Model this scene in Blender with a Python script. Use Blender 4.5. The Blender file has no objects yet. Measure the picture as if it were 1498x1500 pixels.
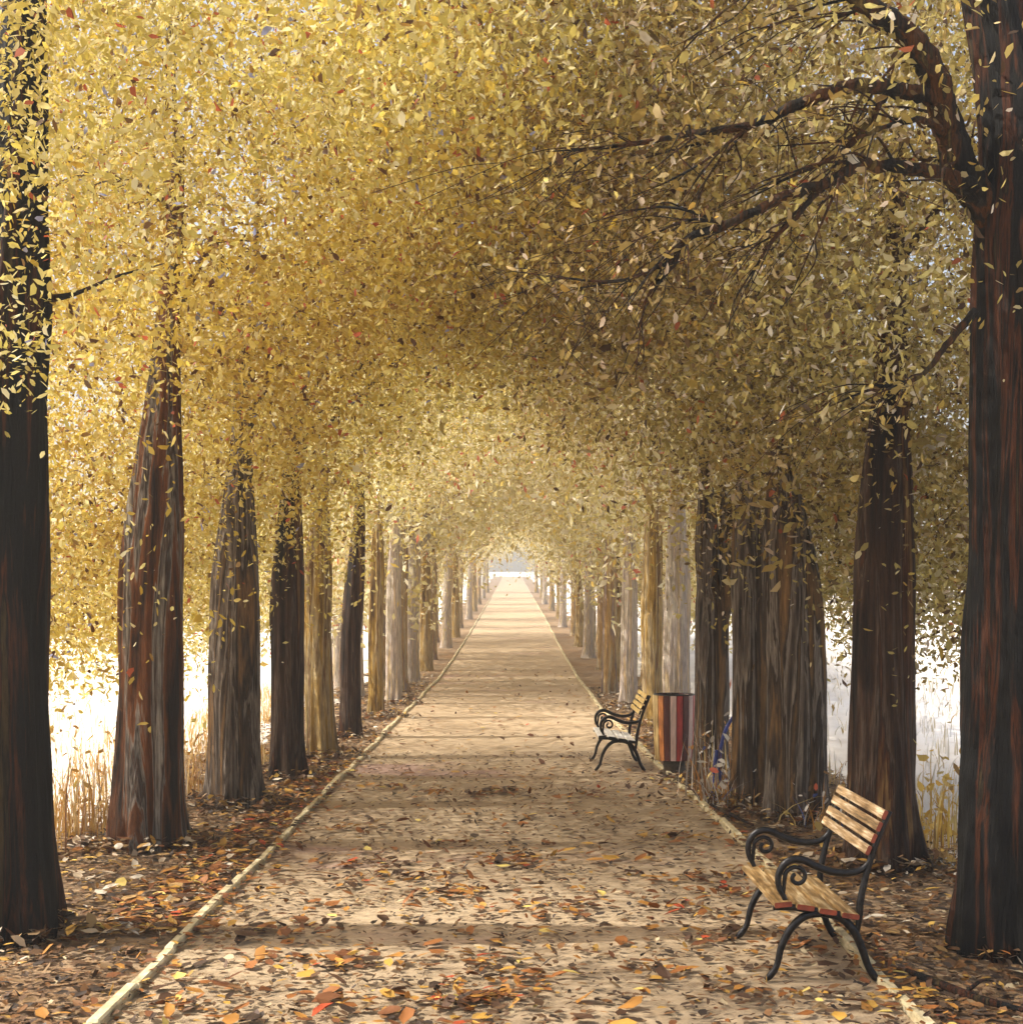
import bpy, math, random
import numpy as np
from mathutils import Vector, noise as mnoise

rng = np.random.default_rng(11)
random.seed(11)
S = bpy.context.scene
COL = S.collection
PI = math.pi
F = 2080.0      # focal length in photo pixels
CX, HY = 750.0, 885.0   # vanishing point of the level part of the avenue
EYE = 2.0

def P(px, py, D):
    """where the thing seen there stands, D metres down the avenue"""
    return Vector(((px - CX) * D / F, D, EYE + (HY - py) * D / F))

def zg(y):
    s = np.maximum(np.asarray(y, dtype=float) - 36.0, 0.0)
    return 0.031 * s * s / (s + 12.0)

# ------------------------------------------------------------------ objects
def link(o, parent=None):
    COL.objects.link(o)
    if parent is not None:
        o.parent = parent
    return o

def tag(o, label=None, cat=None, group=None, kind=None):
    if label: o['label'] = label
    if cat: o['category'] = cat
    if group: o['group'] = group
    if kind: o['kind'] = kind
    return o

def empty(name, loc, rz=0.0):
    o = bpy.data.objects.new(name, None)
    o.empty_display_size = 0.2
    o.location = loc
    o.rotation_euler = (0, 0, rz)
    return link(o)

def mesh_obj(name, verts, faces, mats, parent=None, smooth=True, midx=None):
    me = bpy.data.meshes.new(name)
    me.from_pydata([tuple(v) for v in verts], [], faces)
    for m in (mats if isinstance(mats, (list, tuple)) else [mats]):
        me.materials.append(m)
    if smooth:
        me.polygons.foreach_set('use_smooth', [True] * len(me.polygons))
    if midx is not None:
        me.polygons.foreach_set('material_index', midx)
    me.update()
    return link(bpy.data.objects.new(name, me), parent)

def quads_obj(name, V, Q, mats, parent=None, midx=None):
    """fast path: V (n,3) float, Q (m,4) int"""
    me = bpy.data.meshes.new(name)
    n, m = len(V), len(Q)
    me.vertices.add(n)
    me.vertices.foreach_set('co', np.ascontiguousarray(V, dtype=np.float32).ravel())
    me.loops.add(m * 4)
    me.loops.foreach_set('vertex_index', np.ascontiguousarray(Q, dtype=np.int32).ravel())
    me.polygons.add(m)
    me.polygons.foreach_set('loop_start', np.arange(0, m * 4, 4, dtype=np.int32))
    for mt in (mats if isinstance(mats, (list, tuple)) else [mats]):
        me.materials.append(mt)
    if midx is not None:
        me.polygons.foreach_set('material_index', np.ascontiguousarray(midx, dtype=np.int32))
    me.update(calc_edges=True)
    me.validate()
    return link(bpy.data.objects.new(name, me), parent)

class MB:
    def __init__(s):
        s.v, s.f, s.m = [], [], []
    def add(s, v, f, mi=0):
        k = len(s.v)
        s.v += [tuple(q) for q in v]
        s.f += [tuple(i + k for i in q) for q in f]
        s.m += [mi] * len(f)
    def build(s, name, mats, parent=None, smooth=True):
        return mesh_obj(name, s.v, s.f, mats, parent, smooth, s.m)

# ------------------------------------------------------------------ materials
def newmat(name):
    m = bpy.data.materials.new(name)
    m.use_nodes = True
    nt = m.node_tree
    nt.nodes.clear()
    out = nt.nodes.new('ShaderNodeOutputMaterial')
    return m, nt, out

def N(nt, t, **kw):
    n = nt.nodes.new(t)
    for k, v in kw.items():
        setattr(n, k, v)
    return n

def ramp(nt, stops, interp='LINEAR'):
    r = nt.nodes.new('ShaderNodeValToRGB')
    r.color_ramp.interpolation = interp
    e = r.color_ramp.elements
    while len(e) > 1:
        e.remove(e[-1])
    e[0].position = stops[0][0]
    e[0].color = (*stops[0][1], 1)
    for p, c in stops[1:]:
        x = e.new(p)
        x.color = (*c, 1)
    return r

def noise(nt, vec, scale, detail=4, rough=0.6):
    n = nt.nodes.new('ShaderNodeTexNoise')
    n.inputs['Scale'].default_value = scale
    n.inputs['Detail'].default_value = detail
    n.inputs['Roughness'].default_value = rough
    nt.links.new(vec, n.inputs['Vector'])
    return n

def mapping(nt, scale=(1, 1, 1), loc=(0, 0, 0), coord='Object'):
    tc = nt.nodes.new('ShaderNodeTexCoord')
    mp = nt.nodes.new('ShaderNodeMapping')
    mp.inputs['Scale'].default_value = scale
    mp.inputs['Location'].default_value = loc
    nt.links.new(tc.outputs[coord], mp.inputs['Vector'])
    return mp.outputs[0]

def mixc(nt, fac, a, b, mode='MIX'):
    m = nt.nodes.new('ShaderNodeMix')
    m.data_type = 'RGBA'
    m.blend_type = mode
    for sock, val in ((m.inputs[0], fac), (m.inputs[6], a), (m.inputs[7], b)):
        if hasattr(val, 'links'):
            nt.links.new(val, sock)
        elif isinstance(val, (int, float)):
            sock.default_value = val
        else:
            sock.default_value = (*val, 1)
    return m.outputs[2]

def mat_bark(name, stops, rough=0.8, seed=0.0, bump=1.0, fine=1.0):
    m, nt, out = newmat(name)
    b = N(nt, 'ShaderNodeBsdfPrincipled')
    b.inputs['Roughness'].default_value = rough
    b.inputs['Specular IOR Level'].default_value = 0.25
    v = mapping(nt, (6.5 * fine, 6.5 * fine, 0.42 * fine), (seed, seed * 1.7, seed * .3))
    n1 = noise(nt, v, 1.0, 5, 0.62)
    n1.inputs['Distortion'].default_value = 0.5
    r = ramp(nt, stops)
    nt.links.new(n1.outputs[0], r.inputs[0])
    v2 = mapping(nt, (38, 38, 4.5), (seed, 3, seed))
    n2 = noise(nt, v2, 1.0, 6, 0.7)
    r2 = ramp(nt, [(0.3, (0.45, 0.42, 0.4)), (0.6, (1.05, 1.02, 1.0)), (0.8, (1.7, 1.5, 1.25))])
    nt.links.new(n2.outputs[0], r2.inputs[0])
    c = mixc(nt, 1.0, r.outputs[0], r2.outputs[0], 'MULTIPLY')
    nt.links.new(c, b.inputs['Base Color'])
    bp = N(nt, 'ShaderNodeBump')
    bp.inputs['Strength'].default_value = bump
    bp.inputs['Distance'].default_value = 0.05
    ad = N(nt, 'ShaderNodeMath', operation='ADD')
    nt.links.new(n1.outputs[0], ad.inputs[0])
    nt.links.new(n2.outputs[0], ad.inputs[1])
    nt.links.new(ad.outputs[0], bp.inputs['Height'])
    nt.links.new(bp.outputs[0], b.inputs['Normal'])
    nt.links.new(b.outputs[0], out.inputs[0])
    return m

def mat_leaf(name, stops, trans=0.45, patch=None, rough=0.55, patchscale=0.7):
    """every leaf its own colour; patches of boughs lean to a second colour"""
    m, nt, out = newmat(name)
    g = N(nt, 'ShaderNodeNewGeometry')
    r = ramp(nt, stops, 'CONSTANT')
    nt.links.new(g.outputs['Random Per Island'], r.inputs[0])
    c = r.outputs[0]
    if patch:
        v = mapping(nt, coord='Object')
        n = noise(nt, v, patchscale, 2, 0.5)
        rr = ramp(nt, [(0.42, (0, 0, 0)), (0.62, (1, 1, 1))])
        nt.links.new(n.outputs[0], rr.inputs[0])
        c2 = mixc(nt, 1.0, c, patch, 'MULTIPLY')
        c = mixc(nt, rr.outputs[0], c, c2)
    b = N(nt, 'ShaderNodeBsdfPrincipled')
    b.inputs['Roughness'].default_value = rough
    nt.links.new(c, b.inputs['Base Color'])
    t = N(nt, 'ShaderNodeBsdfTranslucent')
    nt.links.new(c, t.inputs['Color'])
    mx = N(nt, 'ShaderNodeMixShader')
    mx.inputs[0].default_value = trans
    nt.links.new(b.outputs[0], mx.inputs[1])
    nt.links.new(t.outputs[0], mx.inputs[2])
    nt.links.new(mx.outputs[0], out.inputs[0])
    return m

def mat_plain(name, col, rough=0.5, metal=0.0, var=0.25, scale=(14, 14, 14), bump=0.15, col2=None):
    m, nt, out = newmat(name)
    b = N(nt, 'ShaderNodeBsdfPrincipled')
    b.inputs['Roughness'].default_value = rough
    b.inputs['Metallic'].default_value = metal
    v = mapping(nt, scale)
    n = noise(nt, v, 1.0, 5, 0.65)
    lo = tuple(x * (1 - var) for x in col)
    hi = col2 if col2 else tuple(min(1, x * (1 + var)) for x in col)
    r = ramp(nt, [(0.32, lo), (0.5, col), (0.68, hi)])
    nt.links.new(n.outputs[0], r.inputs[0])
    nt.links.new(r.outputs[0], b.inputs['Base Color'])
    bp = N(nt, 'ShaderNodeBump')
    bp.inputs['Strength'].default_value = bump
    bp.inputs['Distance'].default_value = 0.01
    nt.links.new(n.outputs[0], bp.inputs['Height'])
    nt.links.new(bp.outputs[0], b.inputs['Normal'])
    nt.links.new(b.outputs[0], out.inputs[0])
    return m

def mat_ground(name, stops, scale, stops2=None, scale2=1.0, fac=0.6, bump=0.4, stretch=(1, 1, 1), rough=0.95):
    m, nt, out = newmat(name)
    b = N(nt, 'ShaderNodeBsdfPrincipled')
    b.inputs['Roughness'].default_value = rough
    b.inputs['Specular IOR Level'].default_value = 0.2
    v = mapping(nt, stretch)
    n = noise(nt, v, scale, 8, 0.72)
    r = ramp(nt, stops)
    nt.links.new(n.outputs[0], r.inputs[0])
    c = r.outputs[0]
    if stops2:
        n2 = noise(nt, v, scale2, 4, 0.6)
        r2 = ramp(nt, stops2)
        nt.links.new(n2.outputs[0], r2.inputs[0])
        c = mixc(nt, fac, c, r2.outputs[0])
    nt.links.new(c, b.inputs['Base Color'])
    bp = N(nt, 'ShaderNodeBump')
    bp.inputs['Strength'].default_value = bump
    bp.inputs['Distance'].default_value = 0.03
    n3 = noise(nt, v, scale * 2.5, 6, 0.75)
    nt.links.new(n3.outputs[0], bp.inputs['Height'])
    nt.links.new(bp.outputs[0], b.inputs['Normal'])
    nt.links.new(b.outputs[0], out.inputs[0])
    return m

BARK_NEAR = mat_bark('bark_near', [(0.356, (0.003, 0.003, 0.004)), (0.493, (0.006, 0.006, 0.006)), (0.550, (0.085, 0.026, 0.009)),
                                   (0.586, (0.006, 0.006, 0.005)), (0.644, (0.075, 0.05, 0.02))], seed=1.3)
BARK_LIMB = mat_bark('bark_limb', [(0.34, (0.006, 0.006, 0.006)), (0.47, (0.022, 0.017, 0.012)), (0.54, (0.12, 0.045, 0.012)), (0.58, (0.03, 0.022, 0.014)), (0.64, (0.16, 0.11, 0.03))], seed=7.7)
BARK_RUST = mat_bark('bark_rust', [(0.356, (0.02, 0.012, 0.008)), (0.442, (0.14, 0.05, 0.015)), (0.496, (0.19, 0.065, 0.018)),
                                   (0.522, (0.30, 0.26, 0.22)), (0.550, (0.09, 0.08, 0.07)), (0.572, (0.05, 0.02, 0.009)), (0.644, (0.34, 0.31, 0.27))], seed=5.1)
BARK_BROWN = mat_bark('bark_brown', [(0.356, (0.012, 0.008, 0.006)), (0.464, (0.06, 0.028, 0.014)), (0.514, (0.12, 0.085, 0.06)), (0.536, (0.03, 0.016, 0.01)),
                                     (0.586, (0.085, 0.03, 0.011)), (0.644, (0.24, 0.14, 0.05))], seed=8.4)
BARK_GREY = mat_bark('bark_grey', [(0.356, (0.018, 0.013, 0.010)), (0.457, (0.13, 0.10, 0.078)), (0.514, (0.30, 0.26, 0.22)), (0.540, (0.04, 0.027, 0.02)),
                                   (0.586, (0.10, 0.07, 0.045)), (0.644, (0.26, 0.15, 0.06))], seed=2.7)
BARK_OCHRE = mat_bark('bark_ochre', [(0.342, (0.09, 0.05, 0.02)), (0.442, (0.44, 0.28, 0.06)), (0.529, (0.50, 0.41, 0.24)),
                                     (0.601, (0.17, 0.08, 0.03)), (0.687, (0.55, 0.42, 0.16))], seed=4.2)
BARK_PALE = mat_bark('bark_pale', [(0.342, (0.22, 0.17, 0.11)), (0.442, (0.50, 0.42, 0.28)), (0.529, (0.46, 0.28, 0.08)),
                                   (0.601, (0.26, 0.22, 0.25)), (0.702, (0.55, 0.46, 0.30))], seed=9.9)  # part of the haze on far trunks is put into this pale colour

BARK_MIST = mat_bark('bark_mist', [(0.34, (0.28, 0.24, 0.20)), (0.44, (0.58, 0.52, 0.42)), (0.52, (0.50, 0.44, 0.42)), (0.6, (0.64, 0.50, 0.28)), (0.70, (0.70, 0.64, 0.52))], seed=3.3)  # bark paled in its colour, adding to what the haze volume gives
LEAF_GOLD = mat_leaf('leaf_gold', [(0.0, (0.589, 0.498, 0.133)), (0.26, (0.674, 0.584, 0.204)), (0.50, (0.513, 0.421, 0.087)), (0.66, (0.731, 0.660, 0.326)),
                                   (0.80, (0.418, 0.335, 0.092)), (0.88, (0.162, 0.085, 0.031)), (0.91, (0.798, 0.755, 0.530)), (0.98, (0.437, 0.113, 0.051)), (0.99, (0.285, 0.306, 0.510))],
                     0.5, (0.817, 0.765, 0.632))
LEAF_OCHRE = mat_leaf('leaf_ochre', [(0.0, (0.589, 0.450, 0.076)), (0.26, (0.665, 0.516, 0.112)), (0.50, (0.494, 0.344, 0.046)), (0.66, (0.741, 0.622, 0.214)),
                                     (0.80, (0.323, 0.191, 0.041)), (0.87, (0.104, 0.045, 0.016)), (0.92, (0.779, 0.689, 0.367)), (0.98, (0.475, 0.113, 0.051)), (0.99, (0.285, 0.306, 0.510))],
                      0.5, (0.817, 0.727, 0.510))
LEAF_OLIVE = mat_leaf('leaf_olive', [(0.0, (0.437, 0.364, 0.112)), (0.26, (0.532, 0.459, 0.163)), (0.48, (0.342, 0.278, 0.076)), (0.62, (0.646, 0.584, 0.337)),
                                     (0.76, (0.171, 0.115, 0.041)), (0.84, (0.085, 0.048, 0.022)), (0.885, (0.722, 0.679, 0.571)), (0.95, (0.608, 0.459, 0.102)), (0.99, (0.437, 0.131, 0.051))],
                      0.55, (0.841, 0.698, 0.612))
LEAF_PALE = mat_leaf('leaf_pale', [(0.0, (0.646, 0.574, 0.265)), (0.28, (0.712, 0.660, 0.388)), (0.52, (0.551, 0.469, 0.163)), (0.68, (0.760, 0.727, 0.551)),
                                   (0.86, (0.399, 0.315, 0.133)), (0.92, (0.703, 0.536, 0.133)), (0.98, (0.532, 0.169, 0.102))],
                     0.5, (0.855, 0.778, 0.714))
LITTER = mat_leaf('fallen_leaf', [(0.0, (0.16, 0.055, 0.015)), (0.22, (0.28, 0.10, 0.02)), (0.42, (0.08, 0.036, 0.016)), (0.55, (0.40, 0.18, 0.03)),
                                  (0.72, (0.05, 0.026, 0.014)), (0.84, (0.52, 0.29, 0.05)), (0.93, (0.68, 0.52, 0.14)), (0.975, (0.46, 0.07, 0.02))], 0.12, rough=0.6)
LITTER_DARK = mat_leaf('fallen_leaf_dark', [(0.0, (0.11, 0.055, 0.022)), (0.3, (0.06, 0.033, 0.016)), (0.5, (0.18, 0.08, 0.022)), (0.7, (0.20, 0.12, 0.05)),
                                            (0.80, (0.036, 0.022, 0.014)), (0.92, (0.44, 0.25, 0.05)), (0.98, (0.5, 0.40, 0.24))], 0.1, rough=0.7)
LITTER_PALE = mat_leaf('fallen_leaf_pale', [(0.0, (0.50, 0.40, 0.28)), (0.3, (0.36, 0.22, 0.08)), (0.5, (0.62, 0.55, 0.44)), (0.68, (0.46, 0.27, 0.08)),
                                            (0.82, (0.22, 0.12, 0.05)), (0.9, (0.60, 0.38, 0.08))], 0.1, rough=0.7)

# ------------------------------------------------------------------ leaves
def leaf_verts(C, size, flat=0.0, curl=0.18, aspect=0.42, hexa=True, down=0.0):
    """a pointed folded leaf at each centre. flat=1 lies on the ground"""
    n = len(C)
    d = rng.normal(size=(n, 3))
    if down:
        d[:, 2] -= down
    if flat:
        d[:, 2] *= (1 - flat)
    d /= np.linalg.norm(d, axis=1)[:, None]
    u = rng.normal(size=(n, 3))
    if flat:
        u = np.zeros((n, 3)); u[:, 2] = 1
        u += rng.normal(size=(n, 3)) * (1 - flat)
    w = np.cross(d, u)
    w /= np.maximum(np.linalg.norm(w, axis=1), 1e-6)[:, None]
    nn = np.cross(w, d)
    L = (size * np.clip(rng.lognormal(-.03, .38, n), .45, 1.6))[:, None]
    W = L * aspect * rng.uniform(0.5, 1.35, n)[:, None]
    k = rng.uniform(0.3, 1.3, n)[:, None] * curl
    base = C - d * L * .5
    tip = C + d * L * .5 + nn * L * k * 0.5
    if hexa:
        q = rng.uniform(-.22, .22, n)[:, None] * L
        l1 = C - d * L * .2 + w * (W * .46 + q * .6) + nn * L * k * .3
        l2 = C + d * L * .2 + w * (W * .40 + q) + nn * L * k * .45
        r2 = C + d * L * .2 - w * (W * .40 - q) + nn * L * k * .45
        r1 = C - d * L * .2 - w * (W * .46 - q * .6) + nn * L * k * .3
        V = np.stack([base, l1, l2, tip, r2, r1], axis=1).reshape(-1, 3)
        o = np.arange(n)[:, None] * 6
        Q = np.concatenate([o + [[0, 1, 2, 3]], o + [[0, 3, 4, 5]]], axis=1).reshape(-1, 4)
    else:
        l = C + w * W * .5 + nn * L * k * .4
        r = C - w * W * .5 + nn * L * k * .4
        V = np.stack([base, l, tip, r], axis=1).reshape(-1, 3)
        o = np.arange(n)[:, None] * 4
        Q = (o + [[0, 1, 2, 3]]).reshape(-1, 4)
    return V, Q

def lower(a):
    return np.interp(a, [-1, 0.3, 1.5, 2.6, 3.4, 4.4, 7], [5.2, 5.0, 4.3, 3.1, 2.35, 1.62, 1.8])
def upper(a):
    return 8.8 - ((np.clip(a, -1, 7) - 2.2) / 3.4) ** 2 * 2.6

def clump_centres(n, amin=-0.6, amax=5.6, vs=1.5, zmul=1.0, bias=1.6):
    a = rng.uniform(amin, amax, n)
    lo, hi = lower(a), upper(a)
    t = rng.uniform(0, 1, n) ** 1.9
    z = lo + t * (hi - lo) + 0.25
    v = rng.normal(0, vs, n)
    return a, v, z * zmul

def crown_leaves(cc, per, rad, size, hexa=True):
    n = len(cc)
    k = rng.integers(int(per * .6), int(per * 1.4), n)
    idx = np.repeat(np.arange(n), k)
    g = np.clip(rng.normal(size=(len(idx), 3)), -1.75, 1.75)
    r = (rad * rng.uniform(.6, 1.4, n))[idx][:, None]
    pts = cc[idx] + g * r * np.array([1.0, 1.0, 0.62])
    # drooping edges
    pts[:, 2] -= 0.18 * (g[:, 0] ** 2 + g[:, 1] ** 2) * r[:, 0]
    return leaf_verts(pts, size, hexa=hexa, down=0.5)

# ------------------------------------------------------------------ tubes / trunks
def tube(mb, pts, rad, seg=12, ridge=0.0, seed=0, mi=0, cap=True, squash=1.0, foot=0.0):
    pts = [Vector(p) for p in pts]
    r_ = random.Random(seed)
    ph = [r_.uniform(0, 6.28) for _ in range(6)]
    up = Vector((0, 1, 0.01))
    verts = []
    n = len(pts)
    xa = None
    for i, p in enumerate(pts):
        t = (pts[min(i + 1, n - 1)] - pts[max(i - 1, 0)]).normalized()
        if xa is None:
            ref = Vector((1, 0, 0)) if abs(t.x) < .8 else Vector((0, 1, 0))
            xa = (ref - t * ref.dot(t)).normalized()
        else:
            xa = (xa - t * xa.dot(t)).normalized()
        ya = t.cross(xa)
        for j in range(seg):
            an = 2 * PI * j / seg
            k = 1.0
            if ridge:
                s = p.z * 1.6 if foot else i * .35
                k += ridge * (math.sin(an * 5 + ph[0] + .5 * math.sin(s + ph[4])) * .5 + math.sin(an * 9 + ph[1] + .6 * math.sin(s * 1.3 + ph[5])) * .45
                              + math.sin(an * 2 + ph[2] + s * .4) * .6 + math.sin(s * 2 + an * 3 + ph[3]) * .35)
            if foot:
                ca_, sa_ = math.cos(an) * 2.6 + seed, math.sin(an) * 2.6
                k += .055 * mnoise.noise((ca_ * 2.2, sa_ * 2.2, p.z * 1.1)) + .075 * (abs(mnoise.noise((ca_ * 1.1, sa_ * 1.1, p.z * .55 + 9))) - .2) + .025 * mnoise.noise((ca_ * 5, sa_ * 5, p.z * 3.5))
                e = max(0.0, 1 - max(p.z, 0) / foot) ** 2.2
                k += e * (.08 + .16 * math.sin(an * 5 + ph[0]) + .12 * math.sin(an * 8 + ph[1]) + .07 * math.sin(an * 13 + ph[2]))
            verts.append(p + (xa * math.cos(an) + ya * math.sin(an) * squash) * rad[i] * k)
    faces = []
    for i in range(n - 1):
        for j in range(seg):
            a, b = i * seg + j, i * seg + (j + 1) % seg
            faces.append((a, b, b + seg, a + seg))
    if cap:
        faces.append(tuple(range(seg))[::-1])
        faces.append(tuple((n - 1) * seg + j for j in range(seg)))
    mb.add(verts, faces, mi)

def spline(pts, rad, sub=6):
    """Catmull-Rom through points and radii"""
    A = np.array([[*p, r] for p, r in zip(pts, rad)])
    A = np.vstack([2 * A[0] - A[1], A, 2 * A[-1] - A[-2]])
    out = []
    for i in range(1, len(A) - 2):
        for k in range(sub):
            t = k / sub
            a, b, c, d = A[i - 1:i + 3]
            out.append(0.5 * (2 * b + (c - a) * t + (2 * a - 5 * b + 4 * c - d) * t * t + (3 * b - a - 3 * c + d) * t ** 3))
    out.append(A[-2])
    out = np.array(out)
    return [Vector(q[:3]) for q in out], list(np.maximum(out[:, 3], 0.002))

def limb_obj(root, base, pts, rad, mat, seg=10, name='limb', wiggle=0.0, seed=0, twigs=0):
    r_ = random.Random(seed)
    pts = [Vector(p) - base for p in pts]
    if wiggle:
        for p in pts[1:]:
            p += Vector((r_.gauss(0, wiggle), r_.gauss(0, wiggle), r_.gauss(0, wiggle)))
    sp, sr = spline(pts, rad, 8 if twigs else 5)
    if twigs:      # knobbly, with drooping twigs
        for q in range(1, len(sp) - 1):
            sp[q] = sp[q] + Vector((r_.gauss(0, 1), r_.gauss(0, 1), r_.gauss(0, 1))) * min(.006, sr[q] * .16)
            sr[q] *= r_.uniform(.94, 1.07)
    mb = MB()
    tube(mb, sp, sr, seg, ridge=.09 if twigs else .05, seed=seed)
    for q in range(twigs):
        i = int((r_.uniform(.18, .97)) * (len(sp) - 1))
        t = (sp[min(i + 1, len(sp) - 1)] - sp[i - 1]).normalized()
        ln = r_.uniform(.25, .95)
        d1 = (t * r_.uniform(.4, 1.0) + Vector((r_.gauss(-.15, .3), r_.gauss(0, .45), r_.gauss(-.15, .45)))).normalized()
        a_ = sp[i]
        b1 = a_ + d1 * ln * .5 + Vector((0, 0, r_.uniform(-.03, .07)))
        c1 = b1 + (d1 + Vector((r_.gauss(-.1, .25), r_.gauss(0, .2), -.45))) * ln * .5
        r0 = min(.011, sr[i] * .5)
        x_, y_ = spline([a_, b1, c1], [r0, r0 * .65, .002], 4)
        tube(mb, x_, y_, 5)
        for h_ in range(2):
            m_ = x_[2 + h_ * 3]
            x2, y2 = spline([m_, m_ + (d1 + Vector((r_.gauss(0, .6), r_.gauss(0, .6), r_.gauss(-.3, .4)))) * ln * .2, m_ + (d1 + Vector((r_.gauss(0, .6), r_.gauss(0, .6), -.6))) * ln * .36], [r0 * .5, r0 * .4, .0015], 3)
            tube(mb, x2, y2, 4)
    tk = [c for c in root.children if c.name.split('.')[0] == 'trunk']
    return mb.build(name, mat, tk[0] if tk else root)

def trunk_from(root, base, spec, D, mat, seed, ridge=0.055, lean=0.0, name='trunk'):
    """spec: (px, py, width px) outline read at depth D; a flared foot that runs into the soil"""
    pts = [P(x, y, D) - base for x, y, w in spec]
    rad = [w * D / F / 2 * (  .70 if i == 0 else .92 if i == 1 else 1) for i, (x, y, w) in enumerate(spec)]
    pts[0].z = -0.12
    for i, p in enumerate(pts):
        p.y += lean * max(0, p.z)
    sp, sr = spline(pts, rad, 12)
    # extra rings close to the ground so the root flare is modelled
    low = [q for q in range(len(sp)) if sp[q].z < .75]
    n2, r2 = [], []
    for q in range(len(sp)):
        n2.append(sp[q]); r2.append(sr[q])
        if q in low and q + 1 < len(sp):
            for f in (.33, .66):
                n2.append(sp[q].lerp(sp[q + 1], f)); r2.append(sr[q] * (1 - f) + sr[q + 1] * f)
    mb = MB()
    tube(mb, n2, r2, 110, ridge=ridge, seed=seed, foot=.75)
    o = mb.build(name, mat, root)
    return o, sp, sr

def make_tree(spec, D, side, bark, leaf, label, seed, nclump, per, rad, size, limbs=7, hexa=True,
              crown_kw={}, zoff=0.0, voff=0.0, group='trees lining the avenue', name='avenue_tree', lean=0.0):
    base = P(spec[0][0], spec[0][1], D)
    base.z = float(zg(D))
    root = empty(name, base)
    tag(root, label, 'tree', group)
    tr, sp, sr = trunk_from(root, base, spec, D, bark, seed, lean=lean)
    a, v, z = clump_centres(nclump, **crown_kw)
    if D < 9:
        keep = ~((np.abs(a - 2.75) < 1.0) & (z < 4.7))
    else:
        keep = ~((v < .35) & (np.abs(a - abs(base.x)) < .62) & (z < (3.7 if D < 13 else 3.2)))
    a, v, z = a[keep], v[keep], z[keep]
    cc = np.stack([side * a - base.x, v + voff, z + zoff], axis=1)
    V, Q = crown_leaves(cc, per, rad, size, hexa)
    quads_obj('crown', V, Q, leaf, root)
    # limbs from the upper trunk out into some of the clumps
    r_ = random.Random(seed)
    top = [i for i in range(len(sp)) if sp[i].z > (4.2 if D < 13 else 3.4)]
    order = list(range(len(cc)))
    r_.shuffle(order)
    for k in range(limbs):
        c = Vector(cc[order[k]])
        j = top[min(len(top) - 1, int(r_.random() * len(top)))]
        s = sp[j]
        if c.z < s.z - .5:
            c.z = s.z + r_.uniform(0, 1)
        mid1 = s.lerp(c, .35) + Vector((r_.gauss(0, .12), r_.gauss(0, .12), .35))
        mid2 = s.lerp(c, .7) + Vector((r_.gauss(0, .15), r_.gauss(0, .15), .25))
        limb_obj(root, Vector((0, 0, 0)), [s, mid1, mid2, c], [min(.045, sr[j] * .4), min(.034, sr[j] * .28), min(.02, sr[j] * .16), .005], bark, 8, seed=seed * 31 + k, twigs=8 if D < 17 else 0)
    return root

# ------------------------------------------------------------------ setting
def strip(name, xl, xr, ys, nx, mat, dz, kind='structure', z_noise=0.0):
    """ground-following sheet between xl(y) and xr(y)"""
    V, Q = [], []
    for y in ys:
        a, b = xl(y), xr(y)
        z = float(zg(y))
        for i in range(nx + 1):
            t = i / nx
            x = a + (b - a) * t
            V.append((x, y, z + dz))
    for j in range(len(ys) - 1):
        for i in range(nx):
            k = j * (nx + 1) + i
            Q.append((k, k + 1, k + nx + 2, k + nx + 1))
    o = mesh_obj(name, V, Q, mat)
    tag(o, kind=kind)
    return o

ys_long = list(np.concatenate([np.linspace(-12, 36, 25), np.linspace(38, 120, 42), np.linspace(125, 420, 30)]))
M_MEADOW = mat_ground('meadow_pale', [(0.3, (0.655, 0.620, 0.562)), (0.45, (0.772, 0.737, 0.690)), (0.56, (0.819, 0.796, 0.760)), (0.7, (0.679, 0.562, 0.398))], 0.9,
                      [(0.4, (0.772, 0.749, 0.725)), (0.6, (0.702, 0.620, 0.491))], .12, .5, bump=.15, stretch=(1, .5, 1))
M_VERGE_L = mat_ground('verge_soil', [(0.30, (0.05, 0.03, 0.018)), (0.42, (0.16, 0.10, 0.055)), (0.52, (0.30, 0.21, 0.13)), (0.60, (0.28, 0.15, 0.05)), (0.72, (0.50, 0.41, 0.31))], 6.0,
                       [(0.36, (0.24, 0.12, 0.04)), (0.5, (0.34, 0.25, 0.16)), (0.62, (0.13, 0.075, 0.035))], 0.7, .45, .8)
M_PATH = mat_ground('path_grit', [(0.30, (0.120, 0.077, 0.046)), (0.38, (0.282, 0.201, 0.126)), (0.48, (0.427, 0.318, 0.207)), (0.58, (0.479, 0.366, 0.245)), (0.70, (0.581, 0.475, 0.344))], 11.0,
                    [(0.32, (0.402, 0.233, 0.222)), (0.40, (0.453, 0.330, 0.198)), (0.56, (0.487, 0.370, 0.229)), (0.66, (0.325, 0.226, 0.137))], 0.5, .5, .9, stretch=(0.45, 1, 1))
M_KERB = mat_plain('kerb_stone', (0.54, 0.45, 0.26), .85, var=.5, scale=(16, 7, 16), bump=.5, col2=(0.66, 0.58, 0.40))

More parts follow.
